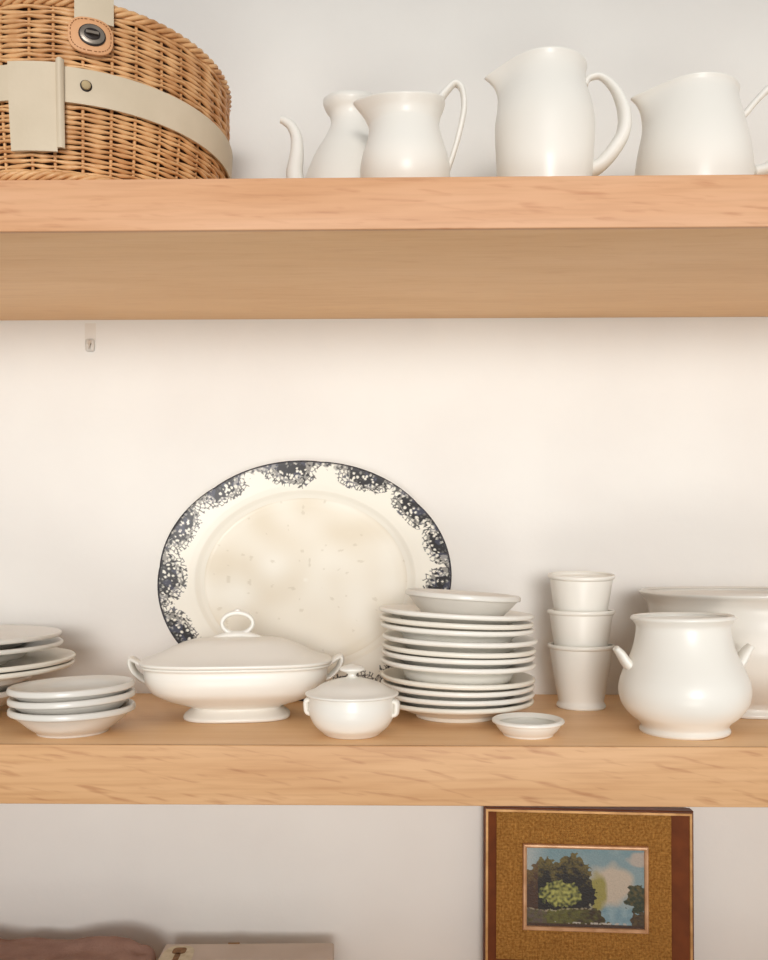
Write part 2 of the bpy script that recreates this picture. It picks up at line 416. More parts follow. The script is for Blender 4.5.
# ------------------------------------------------------------------ tureen
def sup(a, b_, n, th):
    c, s = math.cos(th), math.sin(th)
    return (a * math.copysign(abs(c) ** (2 / n), c), b_ * math.copysign(abs(s) ** (2 / n), s))
def loft_bm(secs, n=128, sub=4, cap0=True, cap1=True):
    A = crom([(s[0], s[1], s[2]) for s in secs], sub); N = crom([(s[3], 0, 0) for s in secs], sub)
    bm = bmesh.new(); rings = []
    for p, e in zip(A, N):
        if p.x < 1e-4: rings.append([bm.verts.new((0, 0, p.z))]); continue
        ring = []
        for k in range(n):
            X, Y = sup(p.x, p.y, e.x, 2 * PI * k / n); ring.append(bm.verts.new((X, Y, p.z)))
        rings.append(ring)
    for P, Q in zip(rings, rings[1:]):
        if len(P) == 1 and len(Q) == 1: continue
        for k in range(n):
            k2 = (k + 1) % n
            if len(P) == 1: bm.faces.new((P[0], Q[k], Q[k2]))
            elif len(Q) == 1: bm.faces.new((P[k], P[k2], Q[0]))
            else: bm.faces.new((P[k], P[k2], Q[k2], Q[k]))
    return bm
x, y = xy(237.5, .93)
t = thing('covered_tureen', 'large footed white tureen with a domed lid and ring handle, before the platter', 'tureen', (x, y, Z0), math.radians(8))
t.scale = (.97, 1, 1)
e = 2.9
body = [(0, 0, .004, e), (.045, .028, .004, e), (.0535, .036, 0, e), (.0572, .040, .001, e), (.0575, .0402, .004, e), (.0535, .0365, .0075, 2.8), (.0480, .032, .0125, 2.7), (.0580, .039, .0160, 2.7), (.0750, .050, .0215, 2.8),
        (.0905, .0610, .0300, 2.9), (.0968, .0652, .0395, 3), (.0985, .0665, .0480, 3.1), (.0985, .0665, .0545, 3.1), (.1020, .0690, .0565, 3.1), (.1020, .0690, .0582, 3.1),
        (.0985, .0655, .0582, 3.1), (.0945, .0625, .0480, 3), (.085, .056, .034, 2.9), (.045, .03, .0225, 2.7), (0, 0, .0215, e)]
link('body', loft_bm(body), M['china'], t)
lidp = [(0, 0, .0575, 3), (.090, .058, .0575, 3.1), (.0965, .0640, .0590, 3.1), (.1015, .0685, .0588, 3.1), (.1035, .0700, .0602, 3.1), (.1030, .0697, .0622, 3.1), (.0985, .0655, .0636, 3.1), (.0900, .058, .0665, 3), (.0790, .050, .0712, 2.9), (.0660, .0405, .0775, 2.7), (.0550, .034, .0815, 2.6), (.0450, .027, .0838, 2.5), (.025, .014, .0855, 2.3), (0, 0, .0860, 2.2)]
lid = link('lid', loft_bm(lidp), M['china'], t)
ring = [(.0168*math.cos(a)+.000, 0, .1000 + .0112*math.sin(a)) for a in [2*PI*k/16 for k in range(16)]]
bm = tube_bm(ring, [.0021 + .0006*abs(math.sin(2*PI*k/16)) for k in range(16)], n=12, closed=True, sub=4, flat=1.4)
bm = tube_bm([(-.026, 0, .0840), (-.014, 0, .0868), (0, 0, .0878), (.014, 0, .0868), (.026, 0, .0840)], [.002, .0035, .0042, .0035, .002], bm=bm, flat=1.6)
bm = tube_bm([(-.004, 0, .1108), (0, 0, .1132), (.004, 0, .1108)], [.0018, .0026, .0018], bm=bm)
link('ring_handle', bm, M['china'], lid)
for s in (-1, 1):
    bm = bmesh.new()
    path = [(s*.0930, -.019, .0420), (s*.1015, -.019, .0460), (s*.1105, -.013, .0540), (s*.1145, 0, .0600), (s*.1105, .013, .0540), (s*.1015, .019, .0460), (s*.0930, .019, .0420)]
    path = [(s*.0955, 0, .0390), (s*.1020, 0, .0420), (s*.1105, 0, .0500), (s*.1145, 0, .0585), (s*.1140, 0, .0635), (s*.1090, 0, .0615), (s*.1010, 0, .0560)]
    tube_bm(path, [.0030, .0032, .0032, .0032, .0030, .0028, .0026], bm=bm, flat=4.0)
    link('handle', bm, M['china'], t)

# ------------------------------------------------------------------ platter
A0, B0 = .1785, .1470
def plat_edge(th):
    return 1 + 0.010 * (abs(math.sin(4 * th + .4)) ** 0.6 - 0.75)
PZ = [(1.0, 0.0205), (.990, .0215), (.97, .0210), (.90, .0185), (.80, .0150), (.755, .0128), (.725, .0085), (.69, .0052), (.62, .0045), (0, .0045)]
def pz(r):
    for (r1, z1), (r0, z0) in zip(PZ, PZ[1:]):
        if r >= r0:
            u = (r - r0) / (r1 - r0); return z0 + (z1 - z0) * u
    return PZ[-1][1]
cl_px = [(290, 477), (361, 483), (412, 511), (437, 546), (446, 590), (226, 497), (185, 530), (171, 577), (187, 629), (225, 660), (345, 668), (398, 648), (432, 622), (285, 684)]
clusters = []
for (a, b_) in cl_px:
    X, Y = (a - 304.5) / 147.5, (578 - b_) / 117.0
    clusters.append(math.atan2(Y, X))
def vor(x, y, s, seed):
    d, p = noise.voronoi(Vector((x * s, y * s, seed)))
    return d
IV, DK, GY = lin((240, 236, 224)), lin((24, 22, 28)), lin((110, 108, 116))
def mix(a, b_, f):
    f = max(0, min(1, f)); return tuple(a[i] + (b_[i] - a[i]) * f for i in range(3))
def plat_col(r, th, X, Y):
    cm = min(clusters, key=lambda c: abs((th - c + PI) % (2*PI) - PI))
    dth = ((th - cm + PI) % (2*PI) - PI)
    # arc length in metres
    R = math.hypot(A0 * math.sin(th), B0 * math.cos(th)); s = dth * R; dep = (1 - r) * (A0 * abs(math.cos(th)) + B0 * abs(math.sin(th)))
    big = 1.0 if clusters.index(cm) != 3 else .8
    nz = noise.noise(Vector((X * 90, Y * 90, 3)))
    nz2 = noise.noise(Vector((X * 260, Y * 260, 9)))
    base = mix(IV, lin((226, 217, 198)), .5 + .9 * noise.noise(Vector((X * 25, Y * 25, 1)))) if r < .72 else IV
    if r < .70:
        if noise.noise(Vector((X * 110, Y * 150, 5))) > .58: base = mix(base, lin((180, 168, 142)), .3)
        return base
    if dep < .0022: return mix(DK, GY, .2 + nz2 * .5)
    # edge net band
    band = .0085 + .003 * math.sin(s * 220) + nz * .004
    dens = 0
    if dep < band: dens = .75 + nz2 * .9 - dep * 40
    # flower cluster: a bunch, wide at the edge, with drooping sprays
    w = .028 * big
    q = (s / w) ** 2 + (max(dep - .010, 0) / (.0205 * big)) ** 2 + nz * .55
    fl = 0
    if q < 1.0:
        v = noise.voronoi(Vector((X * 205, Y * 205, 2)))[0]
        if q < .55:
            fl = .06 if v[0] < .34 + nz2 * .16 else (.97 if v[1] - v[0] < .30 else .8)
        else:
            fl = .92 if nz2 > .20 else (.60 if v[1] - v[0] < .26 else .12)
    elif q < 1.9:
        v = noise.voronoi(Vector((X * 200, Y * 200, 7)))[0]
        if v[1] - v[0] < .14 and nz > -.25 and dep < .036: fl = .8
    dens = max(dens, fl)
    col = mix(IV, lin((52, 54, 72)) if nz > .15 else DK, min(dens * 1.12, .98))
    return col
def build_platter():
    NA = 1400
    top = [1.0, .996, .99]
    r = .985
    while r > .70: top.append(r); r -= .0058
    while r > .02: top.append(r); r -= .012
    bm = bmesh.new(); lay = bm.loops.layers.color.new('tmp') if False else None
    cols = {}
    rings = []
    def ring(rr, zf, colf):
        out = []
        for k in range(NA):
            th = 2 * PI * k / NA
            ed = 1 + (plat_edge(th) - 1) * max(0, (rr - .75) / .25)
            X, Y = A0 * rr * ed * math.cos(th), B0 * rr * ed * math.sin(th)
            v = bm.verts.new((X, Y, zf)); out.append(v)
            cols[v] = colf(rr, th, X, Y) if colf else IV
        return out
    # underside
    for rr, z in [(.55, .0), (.58, 0), (.60, .002), (.70, .003), (.76, .0085), (.88, .0135), (.985, .0178), (.998, .0190)]:
        rings.append(ring(rr, z, None))
    for rr in top: rings.append(ring(rr, pz(rr), plat_col))
    for A, B in zip(rings, rings[1:]):
        for k in range(NA): bm.faces.new((A[k], A[(k+1) % NA], B[(k+1) % NA], B[k]))
    c = bm.verts.new((0, 0, .0045)); cols[c] = IV
    for k in range(NA): bm.faces.new((rings[-1][k], rings[-1][(k+1) % NA], c))
    c2 = bm.verts.new((0, 0, .0)); cols[c2] = IV
    for k in range(NA): bm.faces.new((rings[0][(k+1) % NA], rings[0][k], c2))
    bm.verts.index_update()
    carr = []
    for v in bm.verts: carr += [*cols[v], 1.0]
    o = link('oval_platter', bm, M['platter'])
    at_ = o.data.color_attributes.new('col', 'FLOAT_COLOR', 'POINT')
    at_.data.foreach_set('color', carr)
    return o
o = build_platter()
props(o, 'large oval platter with dark floral transfer border, propped against the wall', 'platter')
lean = math.radians(9)
cx, cy = xy(303.5, 1.045)
# local X -> world x, local Y -> up, local Z -> toward the camera
o.rotation_euler = (PI / 2 - lean, 0, 0)
# place: lowest edge on shelf; back top edge against the wall
def wp(v): return Matrix.Rotation(PI / 2 - lean, 3, 'X') @ Vector(v)
ext = [wp(v.co) for v in o.data.vertices]
zmin = min(e_.z for e_ in ext); ymax = max(e_.y for e_ in ext)
o.location = (cx, -ymax - .0005, Z0 - zmin + .0003)

# ------------------------------------------------------------------ pitchers on the upper shelf
def spout_warp(L, w, zlip, hz, lift=0.0, ang0=PI, saddle=0.0):
    def f(p, a, r, z):
        da = (a - ang0 + PI) % (2 * PI) - PI
        g = math.exp(-(da / w) ** 2)
        if z <= zlip - hz: return p
        u = min(1.0, (z - (zlip - hz)) / hz)
        k = g * u ** 1.8
        d = Vector((math.cos(ang0), math.sin(ang0), 0))
        tn = Vector((-d.y, d.x, 0))
        q = p + d * (L * k)
        q -= tn * (p.dot(tn) * 0.35 * k)      # pinch the lip
        q.z += lift * k + saddle * math.cos(a) ** 2 * u ** 1.8
        return q
    return f
def pitcher(name, label, px, d, outer, t, warp, handle, hr, mat, flat=1.8, rz=0):
    x, y = xy(px, d)
    o = thing(name, label, 'pitcher', (x, y, UP_TOP), rz)
    link('body', lathe_bm(profile(outer, t), 128, warp), mat, o)
    if handle: link('handle', tube_bm(handle, hr, flat=flat), mat, o)
    return o
U = UP_TOP - ZC
def hp(pts, px, d):      # pixel outline -> local x,z at depth d
    return [((a - px) * d / F, 0, (HOR - b_) * d / F - U) for a, b_ in pts]
# small pitcher
d = .89; s = d / F
pitcher('small_pitcher', 'small white pitcher with raised thin handle, in front of the swan-neck spout pot', 405, d,
        [(.030, 0), (.032, .001), (.033, .004), (.031, .008), (.038, .020), (.0440, .034), (.0460, .048), (.0445, .062), (.0395, .078), (.0355, .092), (.0348, .096), (.0365, .103), (.0400, .109), (.0410, .1115)],
        .0032, spout_warp(.0120, .60, .1115, .028, .001, saddle=.009),
        hp([(437, 104), (446, 92), (455, 84), (462, 90), (464, 108), (460, 130), (454, 152), (447, 172)], 405, d),
        [.0045, .0036, .0030, .0030, .0030, .0029, .0028, .0030], M['matte_china'], 2.0)
# swan-neck pot behind
d = .975
x, y = xy(351, d)
o = thing('swan_neck_pot', 'white pot with a slender curved spout, half hidden behind the small pitcher', 'pot', (x, y, UP_TOP))
link('body', lathe_bm(profile([(.045, 0), (.048, .001), (.050, .005), (.0545, .020), (.0560, .040), (.0550, .060), (.0500, .082), (.0405, .105), (.0290, .125), (.0232, .138), (.0225, .145), (.0240, .151), (.0275, .156), (.0292, .161), (.0280, .165)], .003), 112,
     spout_warp(.0030, .6, .165, .02, 0, saddle=.005)), M['matte_china'], o)
link('spout', tube_bm(hp([(318, 228), (300, 200), (294.5, 175), (296.5, 155), (296.5, 138), (291.5, 126), (284, 120), (280.5, 119)], 351, d), [.0150, .0120, .0098, .0080, .0066, .0056, .0046, .0040], flat=1.0), M['matte_china'], o)
# tall pitcher
d = .885
pitcher('tall_pitcher', 'tallest white pitcher with a big looped handle, centre right of the upper shelf', 544.5, d,
        [(.040, 0), (.042, .001), (.043, .004), (.0425, .010), (.0445, .025), (.0478, .045), (.0490, .065), (.0500, .085), (.0497, .100), (.0465, .116), (.0425, .129), (.0408, .139), (.0415, .147), (.0425, .1515)],
        .0035, spout_warp(.0185, .50, .1515, .045, -.007),
        hp([(584, 86), (588, 79), (600, 77), (614, 90), (623, 112), (622, 134), (611, 153), (599, 166), (588, 172)], 544, d),
        [.0034, .0030, .0030, .0044, .0062, .0070, .0072, .0070, .0070], M['matte_china'], 1.7)
# wide pitcher at right
d = .905
pitcher('wide_pitcher', 'broad low white pitcher at the right end of the upper shelf, handle cut off', 693, d,
        [(.052, 0), (.054, .001), (.055, .004), (.0545, .010), (.0575, .030), (.0590, .050), (.0580, .066), (.0550, .084), (.0510, .102), (.0475, .116), (.0450, .126), (.0445, .132), (.0455, .1365)],
        .0038, spout_warp(.0190, .50, .1365, .040, -.002),
        hp([(738, 120), (745, 114), (757, 100), (770, 89), (786, 92), (795, 112), (792, 138), (778, 158), (765, 170), (752, 174)], 693, d),
        [.0040, .0036, .0034, .0042, .0052, .0056, .0058, .0060, .0062, .0064], M['matte_china'], 1.7)

# ------------------------------------------------------------------ wicker basket
BR0, BR1, BH = .1395, .1495, .166
bx, by = -.3385, -.1500
bk = thing('wicker_basket', 'round honey-coloured wicker basket with beige straps at the upper left', 'basket', (bx, by, UP_TOP))
def BR(z): 
    u = z / BH
    return BR0 + (BR1 - BR0) * math.sin(u * PI / 2) * 1.0 + .002 * math.sin(u * PI)
NS = 60
# added dark shell: blocks light, its colour stands for shade behind the weave
bm = lathe_bm([(0, .004), (BR0 - .006, .004)] + [(BR(z) - .0050, z) for z in [i * BH / 12 for i in range(1, 13)]] + [(0, BH)], 120)
link('dark_shell', bm, M['gap_shade'], bk)
# stakes
NS = 38
SO = [random.uniform(-.012, .012) for _ in range(NS)]
bm = bmesh.new()
for k in range(NS):
    a = 2 * PI * (k + .5) / NS + SO[k]
    er = Vector((math.cos(a), math.sin(a), 0))
    pts = [er * (BR(z) - .0014) + Vector((0, 0, z)) for z in [i * BH / 6 for i in range(7)]]
    tube_bm(pts, [.0017] * 7, n=6, sub=2, bm=bm, up=er)
link('stakes', bm, M['wicker_stake'], bk)
# weavers
bm = bmesh.new()
pitch = .0044; z = .0115; row = 0
while z < BH - .007:
    n_s = NS * 12; rings = []
    for i in range(n_s):
        a = 2 * PI * i / n_s
        kk = min(range(max(0, int(a / (2*PI) * NS) - 1), min(NS, int(a / (2*PI) * NS) + 2)), key=lambda q: abs(2 * PI * (q + .5) / NS + SO[q] - a))
        da = (a - (2 * PI * (kk + .5) / NS + SO[kk])) * NS / (2 * PI)      # -.5 .. .5 of a stake space
        g = math.exp(-(da / .30) ** 2)
        er = Vector((math.cos(a), math.sin(a), 0))
        wob = noise.noise(Vector((math.cos(a) * 6, math.sin(a) * 6, row * 1.7)))
        w2 = noise.noise(Vector((math.cos(a) * 22, math.sin(a) * 22, row * 3.1)))
        side = 1 if (row + kk) % 2 else -1
        R = BR(z) + .0008 * wob + .0011 * g * side + .0006 * (1 - g)
        rv = .00238 - (.00128 * g) * (1 + .45 * w2) + .00015 * w2
        c = er * R + Vector((0, 0, z + wob * .0007 + .0007 * g - .0004 * w2))
        rings.append([bm.verts.new(c + er * math.cos(2*PI*k/8) * .0020 + Vector((0, 0, 1)) * math.sin(2*PI*k/8) * rv) for k in range(8)])
    for i in range(n_s):
        A, B = rings[i], rings[(i + 1) % n_s]
        for k in range(8): bm.faces.new((A[k], A[(k+1) % 8], B[(k+1) % 8], B[k]))
    z += pitch; row += 1
link('woven_side', bm, M['wicker'], bk)
def braid(name, z, R, amp, r, strands, turns):
    bm = bmesh.new()
    for s_ in range(strands):
        N_ = turns * 10; rings = []
        for i in range(N_):
            a = 2 * PI * i / N_; ph = turns * a + 2 * PI * s_ / strands
            er = Vector((math.cos(a), math.sin(a), 0))
            c = er * (R + amp * math.cos(ph)) + Vector((0, 0, z + amp * 1.1 * math.sin(ph)))
            nx = 2 * PI * (i + 1) / N_; phn = turns * nx + 2 * PI * s_ / strands
            cn = Vector((math.cos(nx), math.sin(nx), 0)) * (R + amp * math.cos(phn)) + Vector((0, 0, z + amp * 1.1 * math.sin(phn)))
            T = (cn - c).normalized(); U_ = (er - T * er.dot(T)).normalized(); S = T.cross(U_)
            rings.append([bm.verts.new(c + U_ * math.cos(2*PI*k/6) * r + S * math.sin(2*PI*k/6) * r) for k in range(6)])
        for i in range(N_):
            A, B = rings[i], rings[(i + 1) % N_]
            for k in range(6): bm.faces.new((A[k], A[(k+1) % 6], B[(k+1) % 6], B[k]))
    return link(name, bm, M['wicker'], bk)
braid('base_braid', .0068, BR0 + .002, .0030, .0023, 4, 22)
braid('rim_braid', BH - .002, BR1 + .0008, .0030, .0022, 4, 24)
# lid
bm = bmesh.new()
rr = .004
while rr < BR1 - .002:
    N_ = max(24, int(2 * PI * rr / .004)); rings = []
    zc_ = BH + .012 * (1 - (rr / BR1) ** 2)
    for i in range(N_):
        a = 2 * PI * i / N_; er = Vector((math.cos(a), math.sin(a), 0))
        c = er * rr + Vector((0, 0, zc_ + .0012 * math.cos(20 * a + rr * 700)))
        rings.append([bm.verts.new(c + er * math.cos(2*PI*k/5) * .0023 + Vector((0, 0, math.sin(2*PI*k/5) * .0018))) for k in range(5)])
    for i in range(N_):
        A, B = rings[i], rings[(i + 1) % N_]
        for k in range(5): bm.faces.new((A[k], A[(k+1) % 5], B[(k+1) % 5], B[k]))
    rr += .0042
lidb = link('lid', bm, M['wicker'], bk)
# things wrapped on the basket wall
def theta_for(px, z):
    best = None
    for i in range(2000):
        a = -PI + PI * i / 2000
        p = Vector((bx + (BR(z) + .004) * math.cos(a), by + (BR(z) + .004) * math.sin(a), UP_TOP + z))
        if (p - cam_pos).dot(fwd) > .99: continue
        e_ = abs(proj(p)[0] - px)
        if best is None or e_ < best[0]: best = (e_, a)
    return best[1]
def z_for(py, a):
    best = None
    for i in range(400):
        z = BH * i / 400
        p = Vector((bx + (BR(z) + .004) * math.cos(a), by + (BR(z) + .004) * math.sin(a), UP_TOP + z))
        e_ = abs(proj(p)[1] - py)
        if best is None or e_ < best[0]: best = (e_, z)
    return best[1]
def wrap(a, z, off):
    R = BR(max(0, min(BH, z))) + off
    return Vector((R * math.cos(a), R * math.sin(a), z))
def band(name, a0, a1, zlo, zhi, off, th, mat, parent, na=None, bulge=None, nz=4):
    na = na or max(4, int(abs(a1 - a0) / .02)); bm = bmesh.new(); G_ = {}
    for i in range(na + 1):
        a = a0 + (a1 - a0) * i / na
        for j in range(nz + 1):
            z = zlo + (zhi - zlo) * j / nz
            b2 = bulge(i / na, j / nz) if bulge else 0
            G_[i, j, 0] = bm.verts.new(wrap(a, z, off + b2)); G_[i, j, 1] = bm.verts.new(wrap(a, z, off + th + b2))
    for i in range(na):
        for j in range(nz):
            for l in (0, 1): bm.faces.new((G_[i, j, l], G_[i+1, j, l], G_[i+1, j+1, l], G_[i, j+1, l]))
    for i in range(na):
        for j in (0, nz): bm.faces.new((G_[i, j, 0], G_[i+1, j, 0], G_[i+1, j, 1], G_[i, j, 1]))
    for j in range(nz):
        for i in (0, na): bm.faces.new((G_[i, j, 0], G_[i, j+1, 0], G_[i, j+1, 1], G_[i, j, 1]))
    return shade_auto(link(name, bm, mat, parent), 40)
OFF = .0050
zb0, zb1 = z_for(103, theta_for(66, .09)), z_for(68, theta_for(66, .09))
band('strap', -PI, PI, zb0, zb1, OFF, .0016, M['strap'], bk, na=240)
# hanging tongue in front of the strap, with folded edge
a0, a1 = theta_for(12, .06), theta_for(58, .06)
ztb, ztt = z_for(153, (a0 + a1) / 2), zb1 + .0015
band('strap_tongue', a0, a1, ztb, ztt, OFF + .0022, .0020, M['strap'], bk)
a2, a3 = theta_for(57, .08), theta_for(65, .08)
band('strap_fold', a2, a3, z_for(150, a2), zb1 + .004, OFF + .0022, .0024, M['strap'], bk, na=8, bulge=lambda u, v: .0042 * math.sin(u * PI) * (.35 + .65 * v))
# upper strap and tab
a4, a5 = theta_for(74.5, .14), theta_for(113, .14)
band('lid_strap', a4, a5, z_for(24, (a4 + a5) / 2), BH + .007, OFF + .001, .0018, M['strap'], bk)
def patch(name, ca, cz, hw, hh, off, th, mat, parent, e=2.4):
    """rounded disc lying on the basket wall; hw,hh half sizes in metres"""
    bm = bmesh.new(); n = 40; layers = []
    for (sc, o2) in [(0, 0), (1, 0), (1.0, th * .7), (.93, th), (.5, th), (0, th)]:
        if sc == 0: layers.append([bm.verts.new(wrap(ca, cz, off + o2))]); continue
        L_ = []
        for k in range(n):
            X, Y = sup(hw * sc, hh * sc, e, 2 * PI * k / n)
            L_.append(bm.verts.new(wrap(ca + X / (BR1 + off), cz + Y, off + o2)))
        layers.append(L_)
    for P, Q in zip(layers, layers[1:]):
        for k in range(n):
            k2 = (k + 1) % n
            if len(P) == 1: bm.faces.new((P[0], Q[k], Q[k2]))
            elif len(Q) == 1: bm.faces.new((P[k], P[k2], Q[0]))
            else: bm.faces.new((P[k], P[k2], Q[k2], Q[k]))
    return shade_auto(link(name, bm, mat, parent), 50)
ca = theta_for(90.5, .12); cz = z_for(38, ca)
tab = patch('leather_tab', ca, cz, .0195, .0165, OFF + .001, .0030, M['tan'], bk, 2.7)
ca2 = theta_for(92, .12)
bm = bmesh.new()
for k in range(34):
    q0 = 2 * PI * k / 34; q1 = q0 + .11; ps = []
    for q in (q0, q1):
        X, Y = sup(.0172, .0142, 2.7, q); ps.append(wrap(ca + X / (BR1 + OFF), cz + Y, OFF + .0042))
    tube_bm(ps, [.0004, .0004], n=5, sub=1, bm=bm, up=Vector((math.cos(ca), math.sin(ca), .01)))
link('stitching', bm, M['stitch'], tab)
pl_ = patch('clasp_plate', ca2, cz, .0118, .0098, OFF + .004, .0016, M['darkmetal'], tab, 2)
patch('clasp_ring', ca2, cz, .0108, .0088, OFF + .0052, .0012, M['nickel'], tab, 2)
patch('clasp_slot', ca2, cz, .0070, .0050, OFF + .0064, .0008, M['darkmetal'], tab, 2.2)
tb = band('turn_lock', ca2 - .034, ca2 + .034, cz - .0012, cz + .0012, OFF + .0066, .0030, M['nickel'], tab, na=6)
cr = theta_for(86, .095); zr = z_for(87.5, cr)
patch('rivet', cr, zr, .0052, .0050, OFF + .0016, .0012, M['darkmetal'], bk, 2)
patch('rivet', cr, zr, .0042, .0041, OFF + .0026, .0016, M['brass'], bk, 2)

# ------------------------------------------------------------------ landscape painting
def paint_col(u, v):
    n = lambda s_, sd: noise.noise(Vector((u * s_ * 1.45, v * s_, sd)))
    sky = mix(lin((126, 158, 166)), lin((170, 184, 184)), v * .9 + n(5, 1) * .5)
    if u < .2: sky = mix(sky, lin((190, 198, 196)), (.2 - u) * 4)
    c = sky
    # clouds
    q = ((u - .72) / .20) ** 2 + ((v - .45) / .26) ** 2 + n(7, 2) * .5
    c = mix(c, lin((206, 192, 172)), (1.3 - q) * 1.3)
    q = ((u - .97) / .13) ** 2 + ((v - .12) / .10) ** 2 + n(9, 3) * .5
    c = mix(c, lin((190, 180, 168)), (1.1 - q) * 2)
    # water
    if v > .70:
        c = mix(c, mix(lin((150, 178, 186)), lin((120, 156, 170)), .5 + n(12, 4)), min(1, (v - .70) * 14))
        if u < .66: c = mix(c, lin((170, 160, 138)), (.66 - u) * 6)
    # pale yellow green tree
    q = ((u - .60) / .085) ** 2 + ((v - .55) / .24) ** 2 + n(10, 5) * .5
    c = mix(c, lin((160, 152, 78)), (1.3 - q) * 1.3)
    # far right bushes
    q = ((u - .97) / .13) ** 2 + ((v - .62) / .17) ** 2 + n(16, 6) * .8
    if q < 1.05: c = mix(lin((44, 56, 34)), lin((104, 92, 50)), .4 + n(22, 7) * 1.2 + (.55 - v) * 2)
    if v > .78 and u > .9 + n(12, 8) * .08: c = mix(lin((60, 44, 28)), lin((90, 74, 42)), .5 + n(25, 9))
    # dark tree mass
    top = .30 - .22 * math.exp(-((u - .40) / .13) ** 2) - .17 * math.exp(-((u - .14) / .08) ** 2) - .05 * math.exp(-((u - .25) / .08) ** 2)
    edge_r = .565 + .02 * math.sin(v * 14)
    nn = n(20, 10)
    if v > top + nn * .09 and u < edge_r + nn * .05 - max(0, .30 - v) * .15 and v < .80:
        c = mix(lin((112, 98, 42)), lin((22, 17, 9)), (v - top) * 4.2 + n(14, 11) * .9 + n(45, 21) * .7)
        if u < .10: c = mix(c, lin((110, 70, 44)), .4)
    # bright bush
    q = ((u - .29) / .175) ** 2 + ((v - .585) / .17) ** 2 + n(22, 12) * .55
    if q < 1: c = mix(lin((62, 68, 28)), lin((186, 186, 98)), .45 + n(26, 13) * 1.1 + (.5 - q) * .4)
    # ground
    g = .765 + .02 * math.sin(u * 9) + n(10, 14) * .02
    if v > g and u < .60 + (v - .76) * .55 + n(15, 15) * .05:
        c = mix(lin((60, 46, 22)), lin((104, 104, 44)), .5 + n(18, 16) + .4 * math.sin(u * 7))
        if u < .17: c = mix(c, lin((98, 84, 76)), .6 + n(20, 20))
        if v < g + .02 and n(30, 17) > -.05: c = mix(c, lin((190, 180, 150)), .6)
    if v > .93 and u < .85 and n(24, 18) + (u - .5) > .1 and v < .955: c = lin((196, 190, 178))
    if v > .955: c = lin((70, 46, 28))
    return tuple(x * (.80 + .12 * n(60, 19)) for x in c)  # overall darkening puts the shade under the shelf into the paint; noise mottles it
W_, H_ = .2515, .2000
bpos = at(586, 807, 1.066)
pic = thing('framed_painting', 'small landscape oil painting in a gilt and burlap frame under the middle shelf', 'painting', (bpos.x, -.022, bpos.z - H_ / 2), rot=(math.radians(-2.0), math.radians(.3), math.radians(-2.6)))
def frame_ring(name, x0, x1, z0, z1, secs, mat, parent):
    """secs: list of (inset, y) closed profile, mitred"""
    bm = bmesh.new(); rings = []
    for sec in secs:
        l_, r_, b__, t_ = (sec[0],) * 4 if len(sec) == 2 else sec[:4]; y_ = sec[-1]
        rings.append([bm.verts.new(p) for p in ((x0+l_, y_, z0+b__), (x1-r_, y_, z0+b__), (x1-r_, y_, z1-t_), (x0+l_, y_, z1-t_))])
    m_ = len(rings)
    for a in range(m_):
        P, Q = rings[a], rings[(a+1) % m_]
        for k in range(4): bm.faces.new((P[k], P[(k+1) % 4], Q[(k+1) % 4], Q[k]))
    return link(name, bm, mat, parent, smooth=False)
hw, hh = W_ / 2, H_ / 2
frame_ring('outer_frame', -hw, hw, -hh, hh, [(0, .012), (0, -.0045), (.0012, -.0060), (.0040, -.0060), (.0040, .012)], M['walnut'], pic)
frame_ring('gilt_edge', -hw, hw, -hh, hh, [(.0022, -.0062), (.0024, -.0078), (.0050, -.0078), (.0056, -.0062)], M['gold'], pic)
frame_ring('brown_slope', -hw, hw, -hh, hh, [(.0040, -.0060), (.0056, -.0060), (.0165, .0245, .0150, .0080, .0045), (.0165, .0245, .0150, .0080, .0075), (.0040, .0075)], M['velvet'], pic)
link('burlap_mat', box_bm(-hw + .016, hw - .0243, .0030, .0070, -hh + .006, hh - .006), M['burlap'], pic, False)
# painting opening
cxp = at(585.5, 888, 1.07)
lx = .5 * (524 + 647.5) - 587.5; ppm = 1.062 / F
iw, ih = 122.0 * ppm / 2, 83.5 * ppm / 2
ix = lx * ppm; iz = hh - (886.6 - 807) * ppm
frame_ring('inner_frame', ix - iw, ix + iw, iz - ih, iz + ih, [(-.0012, .0030), (-.0012, -.0005), (0, -.0020), (.0016, -.0022), (.0034, -.0010), (.0040, .0015), (.0040, .0040)], M['gilt_inner'], pic)
NU, NV = 190, 126
bm = bmesh.new(); grid = {}; pc = []
for j in range(NV + 1):
    for i in range(NU + 1):
        u, v = i / NU, j / NV
        grid[i, j] = bm.verts.new((ix - iw + .0035 + u * (2*iw - .007), .0012, iz + ih - .0035 - v * (2*ih - .007)))
        pc += [*paint_col(u, v), 1.0]
for j in range(NV):
    for i in range(NU): bm.faces.new((grid[i, j], grid[i+1, j], grid[i+1, j+1], grid[i, j+1]))
pa = link('canvas', bm, M['paint'], pic, False)
ca_ = pa.data.color_attributes.new('col', 'FLOAT_COLOR', 'POINT'); ca_.data.foreach_set('color', pc)
# hanging cord + nail
link('hanging_wire', tube_bm([(-.07, .012, .055), (0, .018, .085), (.07, .012, .055)], [.0008] * 3, n=6), M['darkmetal'], pic)

